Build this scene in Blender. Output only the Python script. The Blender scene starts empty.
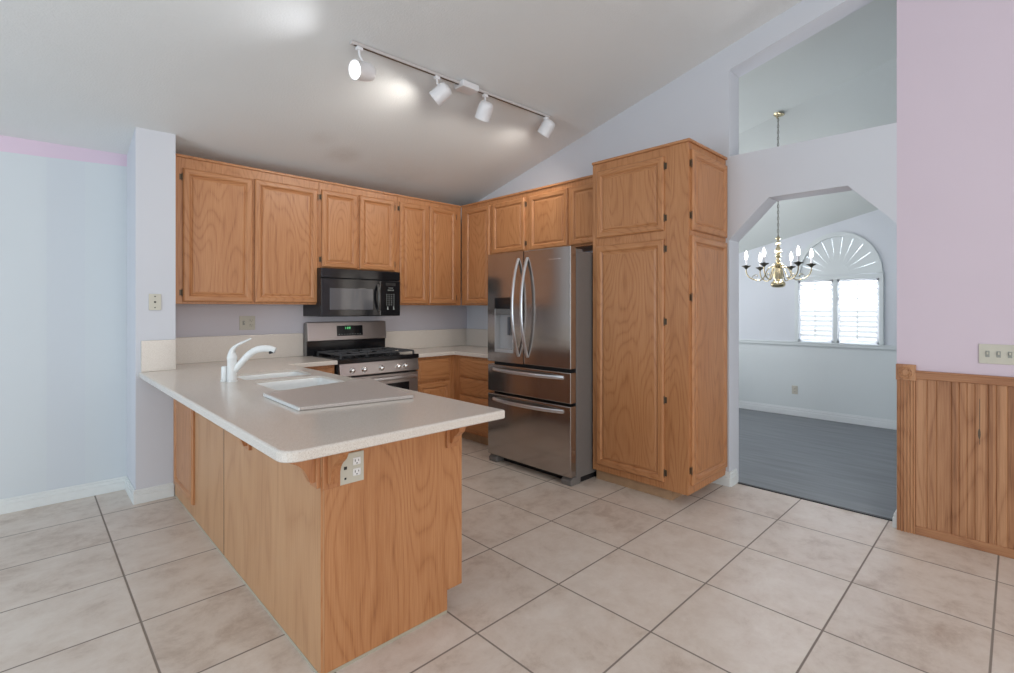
import bpy, bmesh, math, random
from mathutils import Vector, Matrix
random.seed(7)
C = bpy.context.scene.collection
SC = bpy.context.scene

# ------------------------------------------------------------ camera, world, light, exposure
cam = bpy.data.cameras.new('camera'); co = bpy.data.objects.new('camera', cam); C.objects.link(co)
co.location = (0, 0, 1.372); co.rotation_euler = (math.pi/2, 0, -0.797)
cam.sensor_width = 36; cam.lens = 495.28/1014*36
cam.shift_x = (507-533.03)/1014; cam.shift_y = (308.72-336.5)/1014
cam.clip_start = .05
SC.camera = co
w = bpy.data.worlds.new('world'); SC.world = w; w.use_nodes = True
w.node_tree.nodes['Background'].inputs[0].default_value = (.90, .95, 1, 1)
w.node_tree.nodes['Background'].inputs[1].default_value = 1.0
SC.view_settings.view_transform = 'Standard'; SC.view_settings.look = 'None'
SC.view_settings.gamma = 1; SC.view_settings.use_curve_mapping = False
SC.view_settings.exposure = 0.17

def area(name, loc, target, sx, sy, power, color):
    l = bpy.data.lights.new(name, 'AREA'); l.shape = 'RECTANGLE'; l.size = sx; l.size_y = sy
    l.energy = power; l.color = color
    o = bpy.data.objects.new(name, l); C.objects.link(o); o.location = loc
    o.rotation_euler = (Vector(target)-Vector(loc)).to_track_quat('-Z', 'Y').to_euler()
    return o
# daylight of the glazed openings behind and to the left of the viewer, the shuttered window, and an added dining fill
area('daylight_patio_door', (-3.4, 2.2, 1.15), (0, 2.2, 1.9), 1.9, 2.1, 66, (.72, .87, 1))
area('daylight_front_window', (0.6, -3.3, 1.5), (0.6, 0, 1.3), 3.0, 1.6, 60, (1, .955, .88))
area('daylight_outside_shutters', (8.6, 1.57, 2.3), (6.9, 1.57, 1.5), 2.2, 2.0, 170, (.95, .98, 1))
area('fill_dining_side', (5.4, 3.4, 1.5), (5.7, 0, 1.7), 1.8, 1.6, 26, (.95, .96, 1))  # added fill to brighten the dining room; this side wall has no window

# ------------------------------------------------------------ node helpers
def newmat(name):
    m = bpy.data.materials.new(name); m.use_nodes = True
    return m, m.node_tree, m.node_tree.nodes['Principled BSDF']
def N(nt, t, **k):
    n = nt.nodes.new(t)
    for a, b in k.items(): setattr(n, a, b)
    return n
def math_(nt, op, a, b=None):
    n = N(nt, 'ShaderNodeMath', operation=op)
    for i, v in enumerate((a, b)):
        if v is None: continue
        if isinstance(v, (int, float)): n.inputs[i].default_value = v
        else: nt.links.new(v, n.inputs[i])
    return n.outputs[0]
def ramp(nt, fac, stops):
    r = N(nt, 'ShaderNodeValToRGB'); e = r.color_ramp.elements
    while len(e) < len(stops): e.new(.5)
    for i, (p, c) in enumerate(stops):
        e[i].position = p; e[i].color = (*c, 1) if len(c) == 3 else c
    nt.links.new(fac, r.inputs[0]); return r.outputs[0]
def bump(nt, bs, h, s, d=.01):
    b = N(nt, 'ShaderNodeBump'); b.inputs['Strength'].default_value = s; b.inputs['Distance'].default_value = d
    nt.links.new(h, b.inputs['Height']); nt.links.new(b.outputs[0], bs.inputs['Normal'])
def srgb(r, g, b):
    f = lambda c: (c/255/12.92) if c/255 <= .04045 else ((c/255+.055)/1.055)**2.4
    return (f(r), f(g), f(b))
def plain(name, col, rough=.5, metal=0, noise=0, nscale=30, spec=None):
    m, nt, bs = newmat(name)
    bs.inputs['Roughness'].default_value = rough; bs.inputs['Metallic'].default_value = metal
    tc = N(nt, 'ShaderNodeTexCoord'); nz = N(nt, 'ShaderNodeTexNoise'); nz.inputs['Scale'].default_value = nscale
    nt.links.new(tc.outputs['Object'], nz.inputs['Vector'])
    k = max(noise, .015)
    c = ramp(nt, nz.outputs['Fac'], [(.3, tuple(x*(1-k) for x in col)), (.7, tuple(min(1, x*(1+k)) for x in col))])
    nt.links.new(c, bs.inputs['Base Color'])
    if spec is not None: bs.inputs['Specular IOR Level'].default_value = spec
    return m
def wallpaint(name, col, bs_=.06, scale=220):
    m, nt, bs = newmat(name); bs.inputs['Roughness'].default_value = .75
    tc = N(nt, 'ShaderNodeTexCoord')
    n1 = N(nt, 'ShaderNodeTexNoise'); n1.inputs['Scale'].default_value = 1.3; n1.inputs['Detail'].default_value = 3
    nt.links.new(tc.outputs['Object'], n1.inputs['Vector'])
    c = ramp(nt, n1.outputs['Fac'], [(.3, tuple(x*.97 for x in col)), (.7, col)])
    nt.links.new(c, bs.inputs['Base Color'])
    n2 = N(nt, 'ShaderNodeTexNoise'); n2.inputs['Scale'].default_value = scale; n2.inputs['Detail'].default_value = 2
    nt.links.new(tc.outputs['Object'], n2.inputs['Vector'])
    bump(nt, bs, n2.outputs['Fac'], bs_, .004)
    return m

def oak(name, axis, light, mid, dark, rough=.38, rings=13.0, planks=None):
    m, nt, bs = newmat(name); bs.inputs['Roughness'].default_value = rough
    tc = N(nt, 'ShaderNodeTexCoord'); oi = N(nt, 'ShaderNodeObjectInfo')
    off = N(nt, 'ShaderNodeVectorMath', operation='MULTIPLY_ADD')
    nt.links.new(oi.outputs['Random'], off.inputs[0]); off.inputs[1].default_value = (13, 7, 19)
    nt.links.new(tc.outputs['Object'], off.inputs[2])
    def scaled(across, along):
        s = [across]*3; s['xyz'.index(axis)] = along
        mp = N(nt, 'ShaderNodeMapping'); mp.inputs['Scale'].default_value = s
        nt.links.new(off.outputs[0], mp.inputs['Vector']); return mp.outputs[0]
    n1 = N(nt, 'ShaderNodeTexNoise'); n1.inputs['Scale'].default_value = 1; n1.inputs['Detail'].default_value = 1.5
    n1.inputs['Roughness'].default_value = .35
    nt.links.new(scaled(3.6, .75), n1.inputs['Vector'])
    v = math_(nt, 'MULTIPLY', n1.outputs['Fac'], rings*2)
    pp = math_(nt, 'PINGPONG', v, .5); pp = math_(nt, 'MULTIPLY', pp, 2)
    n2 = N(nt, 'ShaderNodeTexNoise'); n2.inputs['Scale'].default_value = 1; n2.inputs['Detail'].default_value = 4
    nt.links.new(scaled(190, 6), n2.inputs['Vector'])
    n3 = N(nt, 'ShaderNodeTexNoise'); n3.inputs['Scale'].default_value = 1; n3.inputs['Detail'].default_value = 2
    nt.links.new(scaled(9, .8), n3.inputs['Vector'])
    a = math_(nt, 'POWER', pp, 3.0); a = math_(nt, 'MULTIPLY', math_(nt, 'MULTIPLY', a, n2.outputs['Fac']), .40)
    b = math_(nt, 'MULTIPLY', n2.outputs['Fac'], .55)
    c = math_(nt, 'MULTIPLY', n3.outputs['Fac'], .30)
    s = math_(nt, 'ADD', a, b); s = math_(nt, 'ADD', s, c)
    if planks:
        sx = N(nt, 'ShaderNodeSeparateXYZ'); nt.links.new(tc.outputs['Object'], sx.inputs[0])
        k = math_(nt, 'MULTIPLY', sx.outputs['Y'], 1/planks); k = math_(nt, 'FLOOR', k)
        wn = N(nt, 'ShaderNodeTexWhiteNoise', noise_dimensions='1D'); nt.links.new(k, wn.inputs['W'])
        s = math_(nt, 'ADD', s, math_(nt, 'MULTIPLY', math_(nt, 'SUBTRACT', wn.outputs['Value'], .5), .38))
    col = ramp(nt, s, [(.22, light), (.55, mid), (.92, dark)])
    nt.links.new(col, bs.inputs['Base Color'])
    bump(nt, bs, n2.outputs['Fac'], .10, .002)
    return m
OL, OM, OD = (.55, .27, .120), (.43, .185, .072), (.26, .094, .033)
OAK = {a: oak('oak_'+a, a, OL, OM, OD) for a in 'xyz'}
PL, PM, PD = (.55, .315, .165), (.47, .25, .122), (.35, .16, .07)
PALE = oak('oak_veneer_pale', 'z', PL, PM, PD, .45, 4)
WOAK = {'z': oak('oak_wainscot', 'z', (.50, .26, .13), (.36, .165, .075), (.20, .078, .03), .5, 8, .031),
        'y': oak('oak_wainscot_rail', 'y', (.47, .24, .115), (.35, .155, .07), (.22, .09, .04), .5, 5)}

M = {}
M['wall'] = wallpaint('wall_paint', (.635, .655, .705))
M['wallcool'] = wallpaint('wall_paint_cool', (.65, .685, .72))
M['pink'] = wallpaint('pink_paint', (.67, .575, .655))
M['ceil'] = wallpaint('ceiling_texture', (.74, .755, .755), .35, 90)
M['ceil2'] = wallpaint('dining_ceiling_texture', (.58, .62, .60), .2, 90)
M['greenwhite'] = wallpaint('dining_lower_paint', (.66, .71, .71))
M['trim'] = plain('white_trim_paint', (.74, .77, .77), .4)
M['white'] = plain('white_enamel', (.80, .80, .82), .3)
M['sink'] = plain('white_solid_surface', (.80, .82, .82), .22)
M['plate'] = plain('almond_plastic', (.56, .54, .46), .4)
M['plate_white'] = plain('white_plastic', (.8, .8, .8), .35)
M['dark'] = plain('black_hole', (.015, .015, .015), .6)
M['black'] = plain('black_gloss', (.012, .012, .014), .12)
M['blackm'] = plain('black_matte', (.014, .014, .016), .35, spec=.3)
M['iron'] = plain('cast_iron', (.055, .058, .064), .5, 0, .1, 80)
M['bronze'] = plain('antique_bronze', (.12, .085, .055), .45, .5)
M['brass'] = plain('polished_brass', (.58, .50, .32), .22, .9)
M['brassdark'] = plain('dark_brass', (.16, .15, .12), .3, .9)
M['toe'] = plain('toe_kick_wood', (.42, .27, .16), .6, 0, .1, 12)
M['led'] = None; M['pale_print'] = plain('pale_print', (.55, .6, .58), .5)
m, nt, bs = newmat('green_display'); bs.inputs['Base Color'].default_value = (.01, .03, .01, 1)
bs.inputs['Emission Color'].default_value = (.2, 1, .35, 1); bs.inputs['Emission Strength'].default_value = .7; M['led'] = m
m, nt, bs = newmat('lit_bulb'); bs.inputs['Base Color'].default_value = (1, 1, 1, 1)
bs.inputs['Emission Color'].default_value = (1, .97, .92, 1); bs.inputs['Emission Strength'].default_value = 6; M['bulb'] = m
m, nt, bs = newmat('lamp_face'); bs.inputs['Base Color'].default_value = (1, 1, 1, 1)
bs.inputs['Emission Color'].default_value = (1, .98, .97, 1); bs.inputs['Emission Strength'].default_value = 2.2; M['face'] = m

def steel(name, col, axis='z', rough=.28):
    m, nt, bs = newmat(name); bs.inputs['Metallic'].default_value = .92
    tc = N(nt, 'ShaderNodeTexCoord'); mp = N(nt, 'ShaderNodeMapping'); s = [260]*3; s['xyz'.index(axis)] = 2
    mp.inputs['Scale'].default_value = s; nt.links.new(tc.outputs['Object'], mp.inputs['Vector'])
    nz = N(nt, 'ShaderNodeTexNoise'); nz.inputs['Scale'].default_value = 1; nz.inputs['Detail'].default_value = 3
    nt.links.new(mp.outputs[0], nz.inputs['Vector'])
    c = ramp(nt, nz.outputs['Fac'], [(.25, tuple(x*.97 for x in col)), (.75, tuple(x*1.03 for x in col))])
    nt.links.new(c, bs.inputs['Base Color'])
    r = N(nt, 'ShaderNodeMapRange'); r.inputs['To Min'].default_value = rough-.01; r.inputs['To Max'].default_value = rough+.02
    nt.links.new(nz.outputs['Fac'], r.inputs['Value']); nt.links.new(r.outputs[0], bs.inputs['Roughness'])
    return m
M['steel'] = steel('brushed_steel', (.42, .385, .36), 'y', .13)
M['steelx'] = steel('brushed_steel_range', (.50, .45, .43), 'x', .3)
M['steelh'] = steel('steel_handle', (.70, .70, .72), 'z', .3)
M['case'] = plain('grey_fridge_case', (.19, .18, .175), .42, .2)
M['chrome'] = plain('chrome', (.75, .75, .75), .15, 1)

# speckled solid-surface counter
def speckle(name, base, dk, lt, rough):
    m, nt, bs = newmat(name); bs.inputs['Roughness'].default_value = rough
    tc = N(nt, 'ShaderNodeTexCoord')
    a = N(nt, 'ShaderNodeTexNoise'); a.inputs['Scale'].default_value = 230; a.inputs['Detail'].default_value = 3
    b = N(nt, 'ShaderNodeTexVoronoi'); b.inputs['Scale'].default_value = 300
    for n in (a, b): nt.links.new(tc.outputs['Object'], n.inputs['Vector'])
    s = math_(nt, 'ADD', math_(nt, 'MULTIPLY', a.outputs['Fac'], .65), math_(nt, 'MULTIPLY', b.outputs['Distance'], .5))
    c = ramp(nt, s, [(.30, dk), (.5, base), (.75, lt)])
    nt.links.new(c, bs.inputs['Base Color']); return m
M['counter'] = speckle('speckled_counter', (.66, .605, .55), (.50, .43, .37), (.73, .685, .63), .20)
M['board'] = speckle('speckled_board', (.47, .425, .40), (.38, .335, .31), (.54, .49, .46), .38)

# ceramic floor tile: two runs of the same grid laid either side of the peninsula
m, nt, bs = newmat('floor_tile'); M['tile'] = m
tc = N(nt, 'ShaderNodeTexCoord'); sp = N(nt, 'ShaderNodeSeparateXYZ'); nt.links.new(tc.outputs['Object'], sp.inputs[0])
X, Y = sp.outputs['X'], sp.outputs['Y']
left = math_(nt, 'LESS_THAN', X, .80)
def mixv(a, b):   # a where left else b
    return math_(nt, 'ADD', math_(nt, 'MULTIPLY', a, left), math_(nt, 'MULTIPLY', b, math_(nt, 'SUBTRACT', 1, left)))
def coord(v, o, t): return math_(nt, 'DIVIDE', math_(nt, 'SUBTRACT', v, o), t)
gx = mixv(coord(X, .352-5.3, .53), coord(X, 1.853-5.2, .52))
gy = mixv(coord(Y, 1.67-5.365, .5365), coord(Y, 1.633-5.2, .52))
def edge(g, t):
    f = math_(nt, 'FRACT', g); d = math_(nt, 'MINIMUM', f, math_(nt, 'SUBTRACT', 1, f)); return math_(nt, 'MULTIPLY', d, t)
d = math_(nt, 'MINIMUM', edge(gx, .52), edge(gy, .52))
mr = N(nt, 'ShaderNodeMapRange'); mr.inputs['From Min'].default_value = .0030; mr.inputs['From Max'].default_value = .0052
nt.links.new(d, mr.inputs['Value']); tilem = mr.outputs[0]
cb = N(nt, 'ShaderNodeCombineXYZ'); nt.links.new(math_(nt, 'FLOOR', gx), cb.inputs[0]); nt.links.new(math_(nt, 'FLOOR', gy), cb.inputs[1])
wn = N(nt, 'ShaderNodeTexWhiteNoise', noise_dimensions='3D'); nt.links.new(cb.outputs[0], wn.inputs['Vector'])
vm = N(nt, 'ShaderNodeVectorMath', operation='MULTIPLY_ADD'); nt.links.new(wn.outputs['Color'], vm.inputs[0]); vm.inputs[1].default_value = (9, 9, 9)
nt.links.new(tc.outputs['Object'], vm.inputs[2])
n1 = N(nt, 'ShaderNodeTexNoise'); n1.inputs['Scale'].default_value = 5.0; n1.inputs['Detail'].default_value = 9; n1.inputs['Distortion'].default_value = .25
n1.inputs['Roughness'].default_value = .74
nt.links.new(vm.outputs[0], n1.inputs['Vector'])
f = math_(nt, 'ADD', n1.outputs['Fac'], math_(nt, 'MULTIPLY', math_(nt, 'SUBTRACT', wn.outputs['Value'], .5), .10))
tcol = ramp(nt, f, [(.27, (.46, .365, .30)), (.47, (.635, .55, .48)), (.68, (.72, .65, .585))])
mx = N(nt, 'ShaderNodeMix', data_type='RGBA'); nt.links.new(tilem, mx.inputs['Factor'])
mx.inputs['A'].default_value = (.24, .20, .17, 1); nt.links.new(tcol, mx.inputs['B'])
nt.links.new(mx.outputs['Result'], bs.inputs['Base Color'])
rr = N(nt, 'ShaderNodeMapRange'); rr.inputs['To Min'].default_value = .8; rr.inputs['To Max'].default_value = .34
nt.links.new(tilem, rr.inputs['Value']); nt.links.new(rr.outputs[0], bs.inputs['Roughness'])
bump(nt, bs, math_(nt, 'ADD', tilem, math_(nt, 'MULTIPLY', n1.outputs['Fac'], .15)), .35, .003)

# dark grey plank floor of the dining room
m, nt, bs = newmat('grey_plank_floor'); M['plank'] = m; bs.inputs['Roughness'].default_value = .42
tc = N(nt, 'ShaderNodeTexCoord'); mp = N(nt, 'ShaderNodeMapping'); mp.inputs['Scale'].default_value = (9, .9, 1)
nt.links.new(tc.outputs['Object'], mp.inputs['Vector'])
nz = N(nt, 'ShaderNodeTexNoise'); nz.inputs['Scale'].default_value = 2; nz.inputs['Detail'].default_value = 6
nt.links.new(mp.outputs[0], nz.inputs['Vector'])
c = ramp(nt, nz.outputs['Fac'], [(.3, (.135, .148, .160)), (.7, (.20, .215, .23))])
nt.links.new(c, bs.inputs['Base Color'])

# back wall paint: cool grey with a strip of old pink paint left at the top of the breakfast side
m, nt, bs = newmat('back_wall_paint'); M['back'] = m; bs.inputs['Roughness'].default_value = .75
tc = N(nt, 'ShaderNodeTexCoord'); sp = N(nt, 'ShaderNodeSeparateXYZ'); nt.links.new(tc.outputs['Object'], sp.inputs[0])
nz = N(nt, 'ShaderNodeTexNoise'); nz.inputs['Scale'].default_value = 5; nt.links.new(tc.outputs['Object'], nz.inputs['Vector'])
lim = math_(nt, 'ADD', math_(nt, 'MULTIPLY', sp.outputs['X'], .05), 2.432)
hi = math_(nt, 'GREATER_THAN', math_(nt, 'ADD', sp.outputs['Z'], math_(nt, 'MULTIPLY', nz.outputs['Fac'], .008)), lim)
pm = math_(nt, 'MULTIPLY', hi, math_(nt, 'LESS_THAN', sp.outputs['X'], .6))
st = math_(nt, 'MULTIPLY', math_(nt, 'GREATER_THAN', sp.outputs['X'], .10), math_(nt, 'LESS_THAN', sp.outputs['X'], .30))
kit = math_(nt, 'GREATER_THAN', sp.outputs['X'], .66)
def mixc(f, a, b):
    x = N(nt, 'ShaderNodeMix', data_type='RGBA'); nt.links.new(f, x.inputs['Factor'])
    for s_, v in (('A', a), ('B', b)):
        if isinstance(v, tuple): x.inputs[s_].default_value = (*v, 1)
        else: nt.links.new(v, x.inputs[s_])
    return x.outputs['Result']
c = mixc(st, (.625, .675, .71), (.615, .66, .705)); c = mixc(kit, c, (.64, .62, .67)); c = mixc(pm, c, (.70, .575, .69))
nt.links.new(c, bs.inputs['Base Color'])

# louver: thin white slat that lets some daylight glow through
m, nt, bs = newmat('shutter_louver'); M['louver'] = m
bs.inputs['Base Color'].default_value = (.85, .87, .88, 1); bs.inputs['Roughness'].default_value = .5
tr = N(nt, 'ShaderNodeBsdfTranslucent'); tr.inputs[0].default_value = (.9, .92, .95, 1)
ms = N(nt, 'ShaderNodeMixShader'); ms.inputs[0].default_value = .65
nt.links.new(bs.outputs[0], ms.inputs[1]); nt.links.new(tr.outputs[0], ms.inputs[2])
nt.links.new(ms.outputs[0], nt.nodes['Material Output'].inputs[0])
m, nt, bs = newmat('clear_glass'); M['glass'] = m
bs.inputs['Roughness'].default_value = 0; bs.inputs['Transmission Weight'].default_value = 1; bs.inputs['IOR'].default_value = 1.02
m, nt, bs = newmat('smoked_glass'); M['smoke'] = m
bs.inputs['Base Color'].default_value = (.10, .10, .11, 1); bs.inputs['Roughness'].default_value = .08

# ------------------------------------------------------------ geometry helpers
ORG = {}
def root(name, label, cat, loc, group=None):
    o = bpy.data.objects.new(name, None); C.objects.link(o); o.location = loc; o.empty_display_size = .1
    o['label'] = label; o['category'] = cat
    if group: o['group'] = group
    ORG[o] = Vector(loc); return o
def obj(name, bm, mats, parent=None, smooth=False, org=None):
    if not isinstance(mats, (list, tuple)): mats = [mats]
    o_ = ORG[parent] if parent else Vector(org or (0, 0, 0))
    bmesh.ops.recalc_face_normals(bm, faces=bm.faces)
    bmesh.ops.translate(bm, verts=bm.verts, vec=-o_)
    me = bpy.data.meshes.new(name); bm.to_mesh(me); bm.free()
    for m in mats: me.materials.append(m)
    if smooth:
        for p in me.polygons: p.use_smooth = True
        try: me.set_sharp_from_angle(angle=math.radians(40))
        except Exception: pass
    o = bpy.data.objects.new(name, me); C.objects.link(o)
    if parent: o.parent = parent
    else: o.location = o_
    ORG[o] = o_; return o
def tag(o, label, cat, group=None):
    o['label'] = label; o['category'] = cat
    if group: o['group'] = group
    return o
def struct(o): o['kind'] = 'structure'; return o
def B(): return bmesh.new()
def box(bm, x0, x1, y0, y1, z0, z1, bev=0, mi=0, seg=2, M_=None):
    x0, x1 = sorted((x0, x1)); y0, y1 = sorted((y0, y1)); z0, z1 = sorted((z0, z1))
    t = B(); r = bmesh.ops.create_cube(t, size=1)
    for v in t.verts: v.co = Vector(((x0+x1)/2+v.co.x*(x1-x0), (y0+y1)/2+v.co.y*(y1-y0), (z0+z1)/2+v.co.z*(z1-z0)))
    if bev: bmesh.ops.bevel(t, geom=list(t.edges), offset=bev, segments=seg, profile=.5, affect='EDGES')
    merge(bm, t, mi, M_); return bm
def merge(bm, t, mi=0, M_=None):
    mp = {}
    for v in t.verts: mp[v] = bm.verts.new(M_ @ v.co if M_ else v.co)
    for f in t.faces:
        try: nf = bm.faces.new([mp[v] for v in f.verts]); nf.material_index = mi
        except ValueError: pass
    t.free()
def prism(bm, pts, axis, a0, a1, mi=0, bev=0):
    """pts: 2D outline; axis: 'x' -> (y,z), 'y' -> (x,z), 'z' -> (x,y)"""
    t = B()
    def mk(p, a): return {'x': (a, p[0], p[1]), 'y': (p[0], a, p[1]), 'z': (p[0], p[1], a)}[axis]
    lo = [t.verts.new(mk(p, a0)) for p in pts]; hi = [t.verts.new(mk(p, a1)) for p in pts]
    t.faces.new(lo); t.faces.new(hi[::-1]); n = len(pts)
    for i in range(n): t.faces.new((lo[i], lo[(i+1) % n], hi[(i+1) % n], hi[i]))
    bmesh.ops.recalc_face_normals(t, faces=t.faces)
    if bev: bmesh.ops.bevel(t, geom=[e for e in t.edges], offset=bev, segments=2, profile=.5, affect='EDGES')
    merge(bm, t, mi); return bm
def lathe(bm, prof, M_=None, seg=24, mi=0, cap=True):
    t = B(); rings = []
    for r, z in prof:
        rings.append([t.verts.new((r*math.cos(2*math.pi*k/seg), r*math.sin(2*math.pi*k/seg), z)) for k in range(seg)])
    for a, b in zip(rings, rings[1:]):
        for k in range(seg): t.faces.new((a[k], a[(k+1) % seg], b[(k+1) % seg], b[k]))
    if cap:
        for rg in (rings[0], rings[-1]):
            t.faces.new(rg)
    merge(bm, t, mi, M_); return bm
def cyl(bm, p0, p1, r, seg=16, mi=0, r1=None):
    p0, p1 = Vector(p0), Vector(p1); d = p1-p0
    return lathe(bm, [(r, 0), (r if r1 is None else r1, d.length)], frame(p0, d), seg, mi)
def frame(p, d):
    return Matrix.Translation(Vector(p)) @ Vector(d).to_track_quat('Z', 'Y').to_matrix().to_4x4()
def tube(bm, pts, r, seg=10, mi=0, flat=1.0):
    t = B(); P = [Vector(p) for p in pts]; n = len(P); rings = []; prev = None
    rs = r if isinstance(r, (list, tuple)) else [r]*n
    for i, p in enumerate(P):
        d = (P[min(i+1, n-1)]-P[max(i-1, 0)]).normalized()
        if prev is None:
            u = d.cross(Vector((0, 0, 1)))
            if u.length < .1: u = d.cross(Vector((0, 1, 0)))
        else: u = prev - d*prev.dot(d)
        u.normalize(); prev = u; v = d.cross(u)
        rings.append([t.verts.new(p+u*rs[i]*math.cos(2*math.pi*k/seg)+v*rs[i]*flat*math.sin(2*math.pi*k/seg)) for k in range(seg)])
    for a, b in zip(rings, rings[1:]):
        for k in range(seg): t.faces.new((a[k], a[(k+1) % seg], b[(k+1) % seg], b[k]))
    t.faces.new(rings[0]); t.faces.new(rings[-1]); merge(bm, t, mi); return bm
def bez(p0, p1, p2, p3, n=12):
    r = []
    for i in range(n+1):
        t = i/n; r.append(Vector(p0)*(1-t)**3+Vector(p1)*3*t*(1-t)**2+Vector(p2)*3*t*t*(1-t)+Vector(p3)*t**3)
    return r

# local plane for fronts: face normal toward the viewer; u runs along the wall
def plane(kind, pos):
    if kind == '-y': return lambda u, v, n: (u, pos-n, v)
    if kind == '-x': return lambda u, v, n: (pos-n, u, v)
    if kind == '+x': return lambda u, v, n: (pos+n, u, v)
def door(parent, kind, pos, u0, u1, z0, z1, name='door', hinges=None, frame_w=.052, style='door', zs=None):
    """framed door: mitred stiles and rails with a moulded inner edge round a flat centre panel; back on the plane at pos"""
    P = plane(kind, pos); bm = B(); t = .020
    u0, u1 = sorted((u0, u1)); fw = min(frame_w, (u1-u0)*.24, (z1-z0)*.27)
    prof = [(0, 0), (0, t*.55), (.004, t*.8), (.010, t), (fw-.012, t), (fw-.006, t*.80), (fw, t*.42), (fw+.006, t*.34), (fw+.013, t*.62), (fw+.024, t*.74)]
    if style == 'drawer':
        prof = [(0, 0), (0, t*.55), (.006, t*.75), (.022, t*.85), (.026, t), (.034, t)]
    rings = []
    for i, n in prof:
        rings.append([bm.verts.new(P(*c, n)) for c in ((u0+i, z0+i), (u1-i, z0+i), (u1-i, z1-i), (u0+i, z1-i))])
    for a, b in zip(rings, rings[1:]):
        for k in range(4):
            f = bm.faces.new((a[k], a[(k+1) % 4], b[(k+1) % 4], b[k])); f.material_index = 1 if k in (0, 2) and style == 'door' else 0
    f = bm.faces.new(rings[-1]); bm.faces.new(rings[0])
    h = OAK['x'] if kind == '-y' else OAK['y']
    mats = [OAK['z'], h] if style == 'door' else [h]
    o = obj(name, bm, mats, parent)
    if hinges:
        side, hz = hinges
        ue = u0-.004 if side == 'lo' else u1+.004
        for z in hz:
            b = B(); c = P(ue, z, .010)
            cyl(b, (c[0], c[1], z-.021), (c[0], c[1], z+.021), .004, 8)
            lathe(b, [(.001, 0), (.004, .003), (.001, .010)], Matrix.Translation((c[0], c[1], z+.021)), 8)
            lathe(b, [(.001, 0), (.004, -.003), (.001, -.010)], Matrix.Translation((c[0], c[1], z-.021)), 8)
            w_ = .008 if side == 'hi' else -.016
            p1 = P(ue, z-.022, .002); p2 = P(ue+w_, z+.022, .0)
            box(b, p1[0], p2[0], p1[1], p2[1], p1[2], p2[2])
            obj('hinge', b, M['bronze'], o)
    return o
def two(z0, z1, d=.07): return [z0+d, z1-d]

# ------------------------------------------------------------ room shell
WX, WT = 3.80, 3.985           # wall with the dining opening
BY = 4.853                    # back wall
def ceilz(x, y): return 3.7128+.021*x-.243*y
bm = B(); box(bm, -3.6, 3.925, -3.5, BY+.1, -.1, 0); struct(obj('floor', bm, M['tile']))
bm = B(); box(bm, 3.925, 7.05, -3.5, 3.6, -.1, -.002); struct(obj('floor_dining', bm, M['plank']))
# kitchen and breakfast ceiling, one sloped slab
bm = B()
cs = [(-3.6, -3.5), (3.88, -3.5), (3.88, BY+.1), (-3.6, BY+.1)]
lo = [bm.verts.new((x, y, ceilz(x, y))) for x, y in cs]; hi = [bm.verts.new((x, y, ceilz(x, y)+.1)) for x, y in cs]
bm.faces.new(lo); bm.faces.new(hi[::-1])
for i in range(4): bm.faces.new((lo[i], lo[(i+1) % 4], hi[(i+1) % 4], hi[i]))
struct(obj('ceiling', bm, M['ceil']))
cm = M['ceil']; nt = cm.node_tree; bs = nt.nodes['Principled BSDF']; lk = bs.inputs['Base Color'].links[0].from_socket
tc = N(nt, 'ShaderNodeTexCoord'); acc = None
for (x, y, z, r_, k) in ((1.95, 4.23, 2.73, .22, .30), (1.70, 4.05, 2.76, .16, .16), (2.55, 4.40, 2.70, .55, .14)):
    vd = N(nt, 'ShaderNodeVectorMath', operation='DISTANCE'); nt.links.new(tc.outputs['Object'], vd.inputs[0]); vd.inputs[1].default_value = (x, y, z)
    mp = N(nt, 'ShaderNodeMapRange', interpolation_type='SMOOTHSTEP'); mp.inputs['From Min'].default_value = 0; mp.inputs['From Max'].default_value = r_
    mp.inputs['To Min'].default_value = k; mp.inputs['To Max'].default_value = 0; nt.links.new(vd.outputs['Value'], mp.inputs['Value'])
    acc = mp.outputs[0] if acc is None else math_(nt, 'ADD', acc, mp.outputs[0])
nz = N(nt, 'ShaderNodeTexNoise'); nz.inputs['Scale'].default_value = 9; nz.inputs['Detail'].default_value = 4; nt.links.new(tc.outputs['Object'], nz.inputs['Vector'])
acc = math_(nt, 'MULTIPLY', acc, math_(nt, 'MULTIPLY', nz.outputs['Fac'], 1.8))
mxs = N(nt, 'ShaderNodeMix', data_type='RGBA'); nt.links.new(acc, mxs.inputs['Factor']); nt.links.new(lk, mxs.inputs['A']); mxs.inputs['B'].default_value = (.33, .27, .22, 1)
nt.links.new(mxs.outputs['Result'], bs.inputs['Base Color'])
# dining ceiling: the same slope, then a hip falling to the window wall
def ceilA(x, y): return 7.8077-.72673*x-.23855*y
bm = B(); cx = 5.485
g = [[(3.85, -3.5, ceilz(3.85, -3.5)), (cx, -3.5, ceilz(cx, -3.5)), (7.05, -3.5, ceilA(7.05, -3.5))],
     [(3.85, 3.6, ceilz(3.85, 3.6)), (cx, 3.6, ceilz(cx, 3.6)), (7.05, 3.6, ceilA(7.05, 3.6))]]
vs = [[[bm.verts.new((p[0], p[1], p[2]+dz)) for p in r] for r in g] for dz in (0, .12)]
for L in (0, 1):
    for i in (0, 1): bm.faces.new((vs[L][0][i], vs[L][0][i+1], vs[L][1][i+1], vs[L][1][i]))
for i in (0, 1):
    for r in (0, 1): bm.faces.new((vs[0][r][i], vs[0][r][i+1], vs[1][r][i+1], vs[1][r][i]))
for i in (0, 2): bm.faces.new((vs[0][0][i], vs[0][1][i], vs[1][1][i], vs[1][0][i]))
struct(obj('ceiling_dining', bm, M['ceil2']))
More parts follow.
